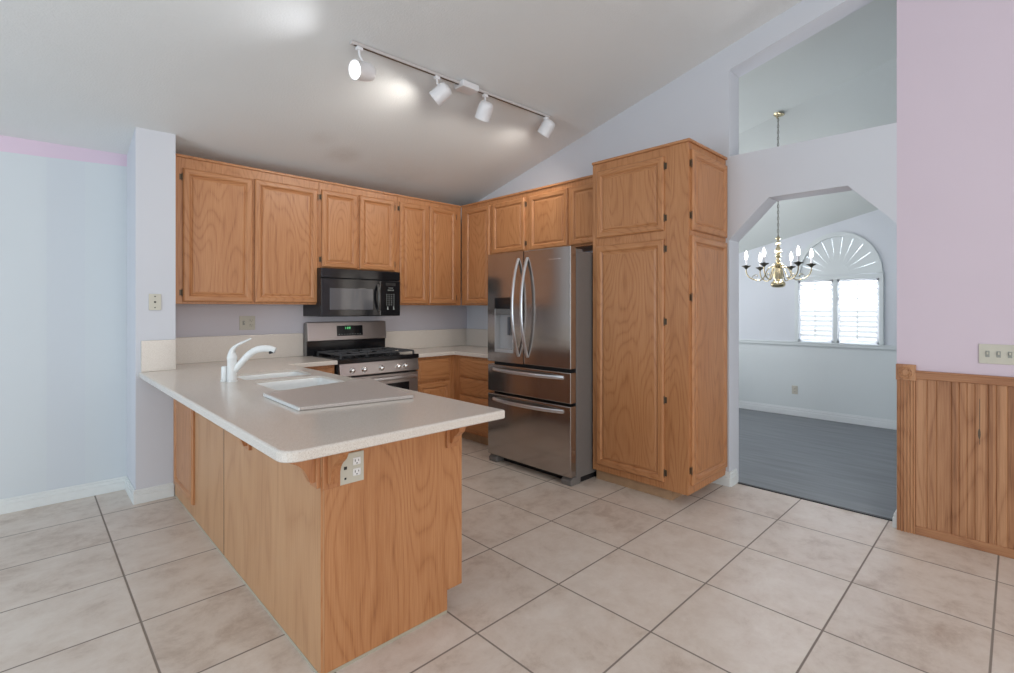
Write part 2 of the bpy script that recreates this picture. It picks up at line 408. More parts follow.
# back wall
bm = B(); prism(bm, [(-3.6, 0), (WX, 0), (WX, ceilz(WX, BY)+.05), (-3.6, ceilz(-3.6, BY)+.05)], 'y', BY, BY+.1)
struct(obj('wall_back', bm, M['back']))
# wing wall at the end of the peninsula
bm = B(); zt = [ceilz(.54, 4.426)+.03, ceilz(.79, 4.426)+.03]
prism(bm, [(.537, 0), (.768, 0), (.768, zt[1]), (.537, zt[0])], 'y', 4.426, BY)
struct(obj('wall_wing', bm, M['wall']))
# right wall with chamfered arch and the high shelf opening
bm = B()
yL, yR = 1.592, .537
zc = lambda y: ceilz(WX, y)+.04
top = lambda y: 3.218+.25*(1.6-y)
prism(bm, [(BY+.1, 0), (yL, 0), (yL, zc(yL)), (BY+.1, zc(BY+.1))], 'x', WX, WT)
prism(bm, [(yL, 1.905), (1.302, 2.188), (.803, 2.188), (yR, 1.907), (yR, 2.535), (yL, 2.55)], 'x', WX, WT)
prism(bm, [(yL, top(yL)), (yR, top(yR)), (yR, zc(yR)), (yL, zc(yL))], 'x', WX, WT)
prism(bm, [(yR, 0), (-3.5, 0), (-3.5, zc(-3.5)), (yR, zc(yR))], 'x', WX, WT, mi=1)
struct(obj('wall_right', bm, [M['wall'], M['pink']]))
# walls of the room behind and left of the viewer, with large openings for daylight
bm = B(); zz = lambda y: ceilz(-3.5, y)+.04
prism(bm, [(BY, 0), (3.2, 0), (3.2, zz(3.2)), (BY, zz(BY))], 'x', -3.6, -3.5)
prism(bm, [(1.2, 0), (-3.5, 0), (-3.5, zz(-3.5)), (1.2, zz(1.2))], 'x', -3.6, -3.5)
prism(bm, [(1.2, 2.25), (3.2, 2.25), (3.2, zz(3.2)), (1.2, zz(1.2))], 'x', -3.6, -3.5)
struct(obj('wall_left', bm, M['wallcool']))
# dining room walls
bm = B(); FX = 6.9
wy0, wy1, wz0, wz1 = 1.125, 2.005, .955, 1.735
ac, ar, az, ah = 1.567, .415, 1.785, .47        # arched light above the shutters
def zA(y): return ceilA(FX, y)+.03
prism(bm, [(3.6, 0), (wy1, 0), (wy1, zA(wy1)), (3.6, zA(3.6))], 'x', FX, FX+.12, 0)
prism(bm, [(wy0, 0), (-3.5, 0), (-3.5, zA(-3.5)), (wy0, zA(wy0))], 'x', FX, FX+.12, 0)
prism(bm, [(wy1, 0), (wy0, 0), (wy0, wz0), (wy1, wz0)], 'x', FX, FX+.12, 0)
prism(bm, [(wy1, wz1), (wy0, wz1), (wy0, az), (wy1, az)], 'x', FX, FX+.12, 0)
arc = [(ac+ar*math.cos(math.pi*i/24), az+ah*math.sin(math.pi*i/24)) for i in range(25)]
for i in range(24):
    a, b_ = arc[i], arc[i+1]
    ya = wy1 if i == 0 else a[0]; yb = wy0 if i == 23 else b_[0]
    if i == 0: prism(bm, [(wy1, az), (a[0], az), (a[0], zA(a[0])), (wy1, zA(wy1))], 'x', FX, FX+.12, 0)
    if i == 23: prism(bm, [(wy0, az), (b_[0], az), (b_[0], zA(b_[0])), (wy0, zA(wy0))], 'x', FX, FX+.12, 0)
    prism(bm, [a, b_, (b_[0], zA(b_[0])), (a[0], zA(a[0]))], 'x', FX, FX+.12, 0)
struct(obj('wall_dining_window', bm, M['wallcool']))
bm = B(); box(bm, FX-.006, FX-.0005, -3.5, 3.5, .0, .905); struct(obj('wall_dining_lower', bm, M['greenwhite']))
bm = B(); prism(bm, [(3.92, 0), (7.0, 0), (7.0, 4.2), (3.92, 4.2)], 'y', 3.5, 3.6); struct(obj('wall_dining_left', bm, M['wallcool']))
bm = B(); prism(bm, [(3.985, 0), (7.0, 0), (7.0, 4.6), (3.985, 4.6)], 'y', -.1, 0); struct(obj('wall_dining_right', bm, M['wallcool']))  # unseen wall, added to keep sky light off the opening's jamb
# chair rail and sill line of the dining wall
bm = B(); box(bm, FX-.03, FX, -3.5, 3.5, .905, .935, .004); box(bm, FX-.035, FX, -3.5, 3.5, .935, .952, .004)
struct(obj('trim_1', bm, M['greenwhite']))
# baseboards
def baseboard(name, pts, h=.10, t=.014):
    bm = B()
    for (p, q, nx, ny) in pts:
        for (t_, z0, z1) in ((t, 0, h*.62), (t*.75, h*.62, h*.86), (t*.45, h*.86, h)):
            xs = sorted((p[0], q[0])); ys = sorted((p[1], q[1]))
            if nx: box(bm, xs[0], xs[0]+nx*t_, ys[0], ys[1], z0, z1, .002)
            else: box(bm, xs[0], xs[1], ys[0], ys[0]+ny*t_, z0, z1, .002)
    return struct(obj(name, bm, M['trim']))
baseboard('baseboard_back', [((-3.5, BY), (.537, BY), 0, -1)])
baseboard('baseboard_wing', [((.537, 4.426), (.537, BY), -1, 0), ((.523, 4.426), (.757, 4.426), 0, -1)])
baseboard('baseboard_dining', [((FX-.006, -3.5), (FX-.006, 3.5), -1, 0)], .105)
baseboard('baseboard_opening', [((WX, yL-.014), (WX, 1.76), -1, 0), ((WX-.014, yL), (3.925, yL), 0, -1)], .11, .022)
baseboard('baseboard_opening_right', [((WX, yR), (3.925, yR), 0, 1)], .10, .022)
bm = B(); box(bm, 3.905, 3.935, yR+.022, yL-.022, -.001, .006, .002); struct(obj('trim_2', bm, M['blackm']))

# window of the dining room: frame, sunburst fan, two shutter panels
win = bpy.data.objects.new('window_1', None); C.objects.link(win); win.location = (FX, 1.567, wz0); ORG[win] = Vector(win.location); struct(win)
bm = B(); x0, x1 = FX-.028, FX+.02
box(bm, x0, x1, wy0-.03, wy0+.012, wz0, az+.01, .003); box(bm, x0, x1, wy1-.012, wy1+.03, wz0, az+.01, .003)
box(bm, x0-.001, x1, wy0-.03, wy1+.03, wz1-.006, az-.008, .003); box(bm, x0+.001, x1, 1.583-.02, 1.583+.02, wz0, wz1, .003)
for i in range(24):
    a, b_ = math.pi*i/24, math.pi*(i+1)/24
    f = lambda k, t_: (ac+(ar+k)*math.cos(t_), az+(ah+k)*math.sin(t_))
    prism(bm, [f(-.006, a), f(.048, a), f(.048, b_), f(-.006, b_)], 'x', x0, x1)
obj('window_frame', bm, M['greenwhite'], win)
bm = B(); nf = 11
for i in range(nf):
    a0 = math.pi*i/nf+.006; a1 = math.pi*(i+1)/nf-.006
    g = lambda r, t_: (ac+ar*r*math.cos(t_), az+ah*r*math.sin(t_))
    am = (a0+a1)/2
    prism(bm, [g(.30, a0-.008), g(.99, a0+.006), g(1.0, am), g(.99, a1-.006), g(.30, a1+.008)], 'x', FX+.0, FX+.012, 0)
prism(bm, [g(.30, math.pi*i/12) for i in range(13)], 'x', FX-.004, FX+.014)
obj('sunburst_fan', bm, M['greenwhite'], win)
bm = B(); prism(bm, [(ac+ar*math.cos(math.pi*i/24), az+ah*math.sin(math.pi*i/24)) for i in range(25)], 'x', FX+.018, FX+.021); obj('fan_backing', bm, M['louver'], win)
for (ya, yb) in ((1.603, wy1-.012), (wy0+.012, 1.563)):
    bm = B(); s = .022
    box(bm, FX-.012, FX+.014, ya, ya+s, wz0+.002, wz1-.006, .002); box(bm, FX-.012, FX+.014, yb-s, yb, wz0+.002, wz1-.006, .002)
    box(bm, FX-.012, FX+.014, ya, yb, wz0+.002, wz0+.03, .002); box(bm, FX-.012, FX+.014, ya, yb, wz1-.036, wz1-.006, .002)
    sh = obj('shutter_panel', bm, M['louver'], win)
    bm = B(); n = 12; z_ = wz0+.03; H_ = wz1-.036-z_
    for i in range(n):
        zc_ = z_+(i+.5)*H_/n
        R_ = Matrix.Translation((FX+.002, 0, zc_)) @ Matrix.Rotation(math.radians(38), 4, 'Y') @ Matrix.Translation((-FX-.002, 0, -zc_))
        box(bm, FX-.028, FX+.032, ya+s, yb-s, zc_-.003, zc_+.003, .0015, 0, 1, R_)
    obj('louver', bm, M['louver'], sh)
    bm = B(); box(bm, FX-.040, FX-.034, (ya+yb)/2-.004, (ya+yb)/2+.004, z_+.02, z_+H_-.02); obj('tilt_rod', bm, M['greenwhite'], sh)
bm = B(); box(bm, FX+.07, FX+.074, wy0, wy1, wz0, wz1)
prism(bm, [(ac+ar*math.cos(math.pi*i/24), az+ah*math.sin(math.pi*i/24)) for i in range(25)], 'x', FX+.07, FX+.074)
obj('pane', bm, M['glass'], win)

# ------------------------------------------------------------ wainscot
wa = bpy.data.objects.new('trim_3', None); C.objects.link(wa); wa.location = (WX, .5, 0); ORG[wa] = Vector(wa.location); struct(wa)
bm = B(); y = .444
while y > -3.3:
    wd = random.choice((.034, .045, .056, .068))
    prism(bm, [(WX, y), (WX-.008, y), (WX-.012, y-.004), (WX-.012, y-wd+.004), (WX-.008, y-wd), (WX, y-wd)], 'z', .05, .95)
    y -= wd
obj('panelling', bm, WOAK['z'], wa)
bm = B(); box(bm, WX-.024, WX, -3.3, .444, .945, .990, .004); box(bm, WX-.030, WX, -3.3, .444, .984, .996, .003)
obj('rail', bm, WOAK['y'], wa)
bm = B(); box(bm, WX-.022, WX, -3.3, .444, 0, .052, .004); obj('base_rail', bm, WOAK['y'], wa)
bm = B(); pts = [(WX, .534), (WX-.02, .534)]
for k in range(5):
    yy = .524-k*.016
    pts += [(WX-.024, yy), (WX-.018, yy-.004), (WX-.018, yy-.008), (WX-.024, yy-.012)]
pts += [(WX-.02, .444), (WX, .444)]
prism(bm, pts, 'z', 0, .932); obj('corner_casing', bm, WOAK['z'], wa)
bm = B(); box(bm, WX-.030, WX, .440, .538, .932, 1.030, .003)
ro = obj('rosette_block', bm, WOAK['z'], wa)
bm = B(); c_ = (WX-.030, .489, .981)
lathe(bm, [(.040, 0), (.040, .004), (.034, .007), (.030, .003), (.022, .003), (.018, .008), (.008, .010), (.001, .010)], frame(c_, (-1, 0, 0)), 20)
for k in range(8):
    a = k*math.pi/4
    lathe(bm, [(.001, 0), (.006, .002), (.001, .006)], frame((WX-.033, c_[1]+.026*math.cos(a), c_[2]+.026*math.sin(a)), (-1, 0, 0)), 8)
obj('rosette', bm, WOAK['z'], ro, True)
bm = B(); t = [( .153+.006*math.sin(a), .66+.030*math.cos(a)) for a in [k*math.pi/6 for k in range(12)]]
prism(bm, t, 'x', WX-.0128, WX-.012); box(bm, WX-.0124, WX-.012, .150, .153, .60, .86); obj('knot', bm, M['bronze'], wa)

# ------------------------------------------------------------ upper cabinets
ZT, ZB, ZBs = 2.528, 1.410, 1.745
YF, XF_ = 4.543, 3.470        # face frames
def crown(parent, x0, x1, y0, y1, z, h_):
    bm = B(); box(bm, x0, x1, y0, y1, z-.004, z+.016, .003); return obj('top_trim', bm, h_, parent)
def upper(label, x0, x1, zb, doors, group, axis='range'):
    if axis == 'range':
        r = root('wall_cabinet', label, 'cabinet', ((x0+x1)/2, BY, zb), group)
        bm = B(); box(bm, x0+.0005, x1-.0005, YF, BY-.001, zb, ZT-.004, .0015); obj('carcass', bm, OAK['z'], r)
        crown(r, x0, x1, YF-.012, BY-.002, ZT, OAK['x'])
        for (a, b, c, d, s) in doors: door(r, '-y', YF-.0005, a, b, c, d, hinges=(s, two(c, d)))
    else:
        r = root('wall_cabinet', label, 'cabinet', (WX, (x0+x1)/2, zb), group)
        bm = B(); box(bm, XF_, WX-.001, x0+.0005, x1-.0005, zb, ZT-.004, .0015); obj('carcass', bm, OAK['z'], r)
        crown(r, XF_-.012, WX-.002, x0, x1, ZT, OAK['y'])
        for (a, b, c, d, s) in doors: door(r, '-x', XF_-.0005, a, b, c, d, hinges=(s, two(c, d)) if s else None)
    return r
G = 'oak wall cabinets'
upper('wide oak wall cabinet with two doors, leftmost, beside the white wing wall', .769, 1.862, ZB,
      [(.832, 1.313, 1.425, 2.445, 'lo'), (1.328, 1.845, 1.425, 2.452, 'hi')], G)
upper('short two-door oak wall cabinet directly above the black microwave', 1.862, 2.662, ZBs,
      [(1.882, 2.228, 1.752, 2.460, 'lo'), (2.246, 2.622, 1.752, 2.468, 'hi')], G)
upper('tall two-door oak wall cabinet right of the microwave, ending at the inner corner', 2.662, 3.4695, ZB,
      [(2.681, 3.016, 1.425, 2.472, 'lo'), (3.042, 3.395, 1.425, 2.478, 'hi')], G)
upper('single-door tall oak wall cabinet in the corner left of the refrigerator', 4.003, YF-.014, ZB,
      [(4.027, 4.441, 1.425, 2.480, None)], G, 'fridge')
upper('row of three short oak doors in a wall cabinet above the refrigerator', 2.437, 4.002, 1.930,
      [(3.496, 3.979, 1.952, 2.478, 'lo'), (2.937, 3.426, 1.946, 2.476, None), (2.455, 2.902, 1.946, 2.472, None)], G, 'fridge')

# ------------------------------------------------------------ pantry
px, py0, py1 = 3.188, 1.618, 2.443
pn = root('pantry_cabinet', 'full-height oak pantry cabinet with doors on two sides, right of the refrigerator', 'cabinet', (3.48, 2.0, 0))
bm = B(); box(bm, px, WX-.001, py0, py1, .083, ZT-.004, .002); obj('carcass', bm, OAK['z'], pn)
bm = B(); box(bm, px-.003, px+.001, py0, 1.757, .083, ZT-.004, .001); obj('corner_stile', bm, OAK['z'], pn)
bm = B(); box(bm, 3.225, WX-.001, 1.765, py1-.01, 0, .083); obj('toe_kick', bm, M['toe'], pn)
bm = B(); box(bm, px-.014, WX-.002, py0-.014, py1, ZT-.004, ZT+.016, .003); obj('top_trim', bm, OAK['y'], pn)
door(pn, '-x', px-.0005, 1.802, 2.397, 1.930, 2.462, hinges=('lo', [2.02, 2.39]))
door(pn, '-x', px-.0005, 1.802, 2.397, .135, 1.868, hinges=('lo', [.20, .72, 1.28, 1.80]))
door(pn, '-y', py0-.0005, 3.222, 3.790, 1.918, 2.478, hinges=('lo', [2.02, 2.38]))
door(pn, '-y', py0-.0005, 3.222, 3.790, .146, 1.882, hinges=('lo', [.25, 1.45]))

# ------------------------------------------------------------ base cabinets
CT = .925; CH = .037; CZ = CT-CH
BYF, BXF = 4.262, 3.172
bc = root('base_cabinet', 'narrow oak base cabinet between the peninsula and the left side of the range', 'cabinet', (1.63, 4.5, 0), 'oak base cabinets')
bm = B(); box(bm, 1.416, 1.882, BYF, BY-.001, .10, CZ-.001, .0015); obj('carcass', bm, OAK['z'], bc)
bm = B(); box(bm, 1.416, 1.882, BYF+.07, BY-.01, 0, .10); obj('toe_kick', bm, M['toe'], bc)
door(bc, '-y', BYF-.0005, 1.45, 1.872, .645, .858, 'drawer', style='drawer')
door(bc, '-y', BYF-.0005, 1.45, 1.872, .125, .622)
bc = root('base_cabinet', 'oak base cabinet with one drawer over a door, right of the range', 'cabinet', (2.93, 4.5, 0), 'oak base cabinets')
bm = B(); box(bm, 2.700, BXF-.001, BYF, BY-.001, .10, CZ-.001, .0015); obj('carcass', bm, OAK['z'], bc)
bm = B(); box(bm, 2.700, BXF-.001, BYF+.07, BY-.01, 0, .10); obj('toe_kick', bm, M['toe'], bc)
door(bc, '-y', BYF-.0005, 2.715, 3.105, .640, .862, 'drawer', style='drawer')
door(bc, '-y', BYF-.0005, 2.715, 3.105, .125, .618)
bc = root('base_cabinet', 'oak base cabinet with a stack of drawers, left of the refrigerator', 'cabinet', (3.45, 3.8, 0), 'oak base cabinets')
bm = B(); box(bm, BXF, WX-.001, 3.445, BYF+.58, .10, CZ-.001, .0015); obj('carcass', bm, OAK['z'], bc)
bm = B(); box(bm, BXF+.07, WX-.01, 3.445, BYF+.5, 0, .10); obj('toe_kick', bm, M['toe'], bc)
for (a, b_) in ((.668, .862), (.490, .655), (.310, .478), (.125, .298)):
    door(bc, '-x', BXF-.0005, 3.46, 4.155, a, b_, 'drawer', style='drawer')

# ------------------------------------------------------------ peninsula cabinet
ex0, ex1, ey0, ey1 = .763, 1.412, 1.842, 4.424
pe = root('peninsula_cabinet', 'long oak peninsula base cabinet with plain veneer side and corbels, in the foreground', 'cabinet', (1.07, 3.1, 0))
bm = B(); box(bm, ex0+.012, ex1-.02, ey0+.012, ey1-.001, .10, CZ-.20, .001)
box(bm, ex0+.012, ex1-.085, ey0+.012, ey1-.001, 0, .10)
box(bm, ex0+.012, ex0+.05, ey0+.012, ey1-.001, CZ-.20, CZ-.001)
obj('carcass', bm, OAK['z'], pe)
bm = B(); prism(bm, [(ex0+.012, 0), (ex1-.082, 0), (ex1-.082, .10), (ex1, .10), (ex1, CZ-.001), (ex0+.012, CZ-.001)], 'y', ey0, ey0+.012)
obj('end_panel', bm, OAK['z'], pe)
bm = B(); box(bm, ex1-.019, ex1, ey0+.012, ey1-.1, .10, CZ-.001); fr = obj('face_frame', bm, OAK['z'], pe)
bm = B(); box(bm, ex0, ex0+.012, ey0, 3.128, .004, CZ-.001, .001); obj('side_panel', bm, PALE, pe)
bm = B(); box(bm, ex0, ex0+.012, 3.134, ey1-.001, .004, CZ-.001, .001); obj('side_panel', bm, PALE, pe)
bm = B(); box(bm, ex0-.001, ex0+.004, 3.128, 3.134, .0, CZ-.001)
obj('seam_strip', bm, M['bronze'], pe)
bm = B(); box(bm, ex0-.001, ex0+.006, ey0-.001, ey0+.005, .003, CZ-.14, .001); obj('corner_bead', bm, OAK['z'], pe)
bm = B(); box(bm, ex0-.0015, ex0, ey0, ey1-.001, 0, .012); box(bm, ex0, ex1-.083, ey0-.0015, ey0, 0, .012); obj('caulk_line', bm, plain('aged_caulk', (.42, .38, .30), .7), pe)
d_ = door(pe, '-x', ex0-.0005, 3.80, 4.36, .105, .868)
for (a, b_) in ((1.86, 2.42), (2.44, 3.0), (3.02, 3.58), (3.60, 4.15)): door(pe, '+x', ex1+.0005, a, b_, .13, .62)
for (a, b_) in ((1.86, 2.42), (2.44, 3.0), (3.02, 3.58)): door(pe, '+x', ex1+.0005, a, b_, .645, .86, 'drawer', style='drawer')
CORB = oak('oak_corbel', 'z', (.52, .25, .11), (.42, .175, .07), (.28, .10, .036))
def corbel(pos, dirn, reach=.13, drop=.165):
    """S-curved bracket under the overhang; pos = point on the face at the counter underside"""
    x, y = pos; n = Vector(dirn)
    s = Vector((-n.y, n.x, 0)); bm = B()
    pr = [(0, 0), (reach, 0), (reach, -.012)]
    for p in bez((reach, -.012, 0), (reach-.035, -.018, 0), (reach*.80, -.052, 0), (reach*.55, -.070, 0), 6)[1:]+bez((reach*.55, -.070, 0), (reach*.22, -.095, 0), (.036, -drop+.045, 0), (.016, -drop, 0), 8)[1:]: pr.append((p.x, p.y))
    pr += [(0, -drop)]
    t = B(); a = [t.verts.new(Vector((x, y, CZ-.001))+n*(q[0]+.014)+s*.017+Vector((0, 0, q[1]))) for q in pr]
    b = [t.verts.new(Vector((x, y, CZ-.001))+n*(q[0]+.014)-s*.017+Vector((0, 0, q[1]))) for q in pr]
    t.faces.new(a); t.faces.new(b[::-1]); k = len(pr)
    for i in range(k): t.faces.new((a[i], a[(i+1) % k], b[(i+1) % k], b[i]))
    merge(bm, t)
    P_ = Vector((x, y, 0)); c1 = P_+s*.032; c2 = P_-s*.032+n*.014
    box(bm, c1.x, c2.x, c1.y, c2.y, CZ-drop-.022, CZ-.001, .002)
    return obj('corbel', bm, CORB, pe)
corbel((ex0, 1.880), (-1, 0, 0), .16, .160)
corbel((ex0, 2.68), (-1, 0, 0), .15, .178)
corbel((.798, ey0), (0, -1, 0), .13, .165)
corbel((1.352, ey0), (0, -1, 0), .10, .120)
corbel((ex1, 1.880), (1, 0, 0), .055, .055)

# ------------------------------------------------------------ countertops
ct = root('countertop', 'speckled beige L-shaped countertop of the peninsula with a rounded corner', 'countertop', (1.0, 3.2, CT))
cx0, cx1, cy0 = .553, 1.484, 1.617
# outline with rounded corners, holes for the sink bowls cut by splitting the slab into strips
SB = [(.960, 1.375, 2.88, 3.34), (.960, 1.375, 3.44, 3.78)]   # bowls: x0,x1,y0,y1
def rc(cx_, cy_, r, a0, a1, n=6): return [(cx_+r*math.cos(a0+(a1-a0)*i/n), cy_+r*math.sin(a0+(a1-a0)*i/n)) for i in range(n+1)]
def slab(bm, pts, rnd=.008):
    t = B(); n = len(pts)
    lv = [(0, CT-rnd*.0, rnd), (0, CT-rnd*.3, rnd*.3), (0, CT-rnd, 0), (0, CZ+.003, 0), (0, CZ, .003)]
    def inset(k):
        out = []
        for i in range(n):
            a, b, c = Vector(pts[i-1]), Vector(pts[i]), Vector(pts[(i+1) % n])
            d1 = (b-a).normalized(); d2 = (c-b).normalized()
            nn = Vector((-(d1.y+d2.y), d1.x+d2.x)); L = nn.length
            nn = nn/L if L > 1e-6 else Vector((-d1.y, d1.x))
            cosh = max(.3, nn.dot(Vector((-d1.y, d1.x))))
            out.append(b+nn*k/cosh)
        return out
    rings = []
    for _, z, k in lv: rings.append([t.verts.new((p.x, p.y, z)) for p in inset(k)])
    for a, b in zip(rings, rings[1:]):
        for i in range(n): t.faces.new((a[i], a[(i+1) % n], b[(i+1) % n], b[i]))
    t.faces.new(rings[0]); t.faces.new(rings[-1]); merge(bm, t)
P1 = [(cx0, 4.424)] + rc(cx0+.06, cy0+.06, .06, math.pi, 1.5*math.pi) + rc(cx1-.012, cy0+.012, .012, -math.pi/2, 0, 3)
P1 += [(cx1, 4.205), (1.884, 4.205), (1.884, BY-.002), (.770, BY-.002), (.770, 4.424)]
bm = B(); slab(bm, P1)
top = obj('counter_slab', bm, M['counter'], ct, False)
# cut the two bowls
bmc = B()
for (a, b, c, d) in SB: prism(bmc, rc(a+.05, c+.05, .05, math.pi, 1.5*math.pi)+rc(b-.05, c+.05, .05, -math.pi/2, 0)+rc(b-.05, d-.05, .05, 0, math.pi/2)+rc(a+.05, d-.05, .05, math.pi/2, math.pi), 'z', .8, 1.0)
cut = obj('sink_cut', bmc, M['sink'], None, org=(1.0, 3.2, CT))
md = top.modifiers.new('bowls', 'BOOLEAN'); md.operation = 'DIFFERENCE'; md.object = cut; md.solver = 'EXACT'
bpy.context.view_layer.update()
dg = bpy.context.evaluated_depsgraph_get(); me2 = bpy.data.meshes.new_from_object(top.evaluated_get(dg))
top.modifiers.clear(); top.data = me2
bpy.data.objects.remove(cut)
me2.materials.clear(); me2.materials.append(M['counter'])
for p in me2.polygons: p.material_index = 0
for (a, b, c, d) in SB:
    bm = B(); t = B(); rings = []
    for k, z in ((-.002, CT-.012), (-.002, CT-.04), (.004, CT-.10), (.02, CT-.17), (.05, CT-.19)):
        r = .05
        q = rc(a+k+r, c+k+r, r, math.pi, 1.5*math.pi)+rc(b-k-r, c+k+r, r, -math.pi/2, 0)+rc(b-k-r, d-k-r, r, 0, math.pi/2)+rc(a+k+r, d-k-r, r, math.pi/2, math.pi)
        rings.append([t.verts.new((x, y, z)) for x, y in q])
    q = rings[0]; nn = len(q)
    for u, v in zip(rings, rings[1:]):
        for i in range(nn): t.faces.new((u[i], u[(i+1) % nn], v[(i+1) % nn], v[i]))
    t.faces.new(rings[-1]); merge(bm, t)
    so = obj('sink_bowl', bm, M['sink'], ct, True)
    md = so.modifiers.new('thick', 'SOLIDIFY'); md.thickness = .006; md.offset = 0
    bm = B(); lathe(bm, [(.001, 0), (.04, 0), (.045, .004), (.045, .0)], Matrix.Translation(((a+b)/2, (c+d)/2, CT-.186)), 20); obj('drain', bm, M['chrome'], so)
bm = B(); box(bm, .772, 1.834, BY-.022, BY-.002, CT, 1.140, .003); obj('backsplash', bm, M['counter'], ct)
bm = B(); box(bm, .566, .767, 4.405, 4.4245, CT, 1.146, .003); obj('backsplash', bm, M['counter'], ct)
ct2 = root('countertop', 'speckled beige corner countertop between the range and the refrigerator', 'countertop', (3.2, 4.4, CT))
P2 = [(2.698, BY-.002), (2.698, 4.222), (3.142, 4.222), (3.142, 3.442), (WX-.002, 3.442), (WX-.002, BY-.002)]
bm = B(); slab(bm, P2); obj('counter_slab', bm, M['counter'], ct2)
bm = B(); box(bm, 2.652, WX-.024, BY-.022, BY-.002, CT, 1.128, .003); obj('backsplash', bm, M['counter'], ct2)
bm = B(); box(bm, WX-.022, WX-.002, 3.9, BY-.002, CT, 1.128, .003); box(bm, WX-.0225, WX-.002, 3.45, 3.905, CT, 1.128, .003); obj('backsplash', bm, M['counter'], ct2)

# ------------------------------------------------------------ faucet
fx, fy = .885, 3.452
fa = root('faucet', 'white single-lever pull-out kitchen faucet standing behind the sink', 'faucet', (fx, fy, CT))
W = M['sink']
bm = B(); lathe(bm, [(.030, 0), (.030, .006), (.0265, .010), (.0265, .135), (.0285, .140), (.0285, .150), (.0265, .156), (.020, .178), (.001, .186)], Matrix.Translation((fx, fy, CT)), 24)
obj('body', bm, W, fa, True)
dx, dy = .83, -.555
P_ = lambda t, z: (fx+dx*t, fy+dy*t, CT+z)
bm = B(); tube(bm, bez(P_(.0, .055), P_(.05, .10), P_(.08, .175), P_(.150, .196), 9)+bez(P_(.150, .196), P_(.185, .204), P_(.22, .200), P_(.246, .186), 5)[1:],
     [.022, .021, .020, .019, .019, .019, .020, .021, .021, .022, .022, .022, .021, .020, .018], 14); obj('spout', bm, W, fa, True)
bm = B(); cyl(bm, P_(.222, .186), P_(.226, .168), .0165, 14); obj('spray_nozzle', bm, M['blackm'], fa, True)
bm = B(); tube(bm, bez(P_(-.002, .165), P_(.0, .215), P_(.03, .225), P_(.108, .262), 10), [.024, .023, .020, .017, .014, .012, .011, .010, .009, .008, .006], 12, 0, .8); obj('lever_handle', bm, W, fa, True)
so = root('soap_dispenser_cap', 'short white cylindrical cap on the countertop just left of the faucet', 'cap', (.862, 3.497, CT))
bm = B(); lathe(bm, [(.019, 0), (.019, .085), (.016, .092), (.001, .094)], Matrix.Translation((.858, 3.503, CT)), 18); obj('body', bm, W, so, True)
bm = B(); lathe(bm, [(.023, 0), (.023, .006), (.019, .009)], Matrix.Translation((.858, 3.503, CT)), 18); obj('collar', bm, W, so, True)

# cutting board that covers part of the sink
bz = CT+.001
bm = B()
def bilin(u, v, x, y): return None
prism(bm, [(.836, 2.240), (1.350, 2.150), (1.500, 2.890), (.850, 2.745)][::1], 'z', bz, bz+.016, 0, .004)
bd = root('sink_cover_board', 'speckled grey-beige board with white edges lying over the sink end of the peninsula', 'cutting board', (1.12, 2.56, bz))
obj('board_top', bm, M['board'], bd)
bm = B()
def strip(a, b, off, w_):
    a, b = Vector(a), Vector(b); d = (b-a).normalized(); n = Vector((-d.y, d.x))
    prism(bm, [tuple(a+n*off), tuple(b+n*off), tuple(b+n*(off+w_)), tuple(a+n*(off+w_))], 'z', bz+.001, bz+.0145)
strip((.836, 2.240), (.850, 2.745), .0002, .006)
obj('edge_band', bm, M['sink'], bd)

# ------------------------------------------------------------ gas range
rx0, rx1, ry0 = 1.890, 2.690, 4.205
ra = root('gas_range', 'stainless freestanding gas range with black cooktop, beneath the microwave', 'stove', ((rx0+rx1)/2, 4.5, 0))
bm = B(); box(bm, rx0, rx1, ry0+.03, BY-.03, .03, .895, .003); obj('body', bm, M['blackm'], ra)
bm = B(); box(bm, rx0-.002, rx1+.002, ry0-.012, BY-.10, .893, .932, .006)
ctop = obj('cooktop', bm, M['black'], ra)
bm = B()
prism(bm, [(ry0-.006, .775), (ry0-.014, .780), (ry0+.004, .888), (ry0+.03, .892), (ry0+.03, .775)], 'x', rx0+.012, rx1, 0, .002)
cp = obj('control_panel', bm, M['steelx'], ra)
for x in (2.011, 2.123, 2.29, 2.466, 2.541):
    bm = B(); p = (x, ry0-.008, .825)
    lathe(bm, [(.026, 0), (.026, .006), (.021, .010), (.018, .028), (.012, .032), (.001, .034)], frame(p, (0, -1, .12)), 16)
    box(bm, x-.003, x+.003, ry0-.046, ry0-.03, .812, .842, .002); obj('knob', bm, M['chrome'], cp, True)
bm = B(); box(bm, rx0+.006, rx1-.002, ry0, ry0+.03, .20, .762, .006); od = obj('oven_door', bm, M['steelx'], ra)
bm = B(); box(bm, rx0+.11, rx1-.10, ry0-.003, ry0+.01, .36, .672, .004); obj('window', bm, M['black'], od)
bm = B(); hy = ry0-.045
tube(bm, [(rx0+.04, ry0, .715), (rx0+.045, hy+.01, .722), (rx0+.09, hy, .724), (rx0+.3, hy-.006, .724), (rx1-.3, hy-.006, .724), (rx1-.09, hy, .724), (rx1-.045, hy+.01, .722), (rx1-.04, ry0, .715)], .016, 12)
obj('handle', bm, M['steelh'], od, True)
bm = B(); box(bm, rx0+.006, rx1-.002, ry0+.004, ry0+.03, .045, .19, .005); obj('storage_drawer', bm, M['steelx'], ra)
bm = B(); box(bm, rx0+.02, rx1-.02, ry0+.05, BY-.06, 0, .03); obj('plinth', bm, M['blackm'], ra)
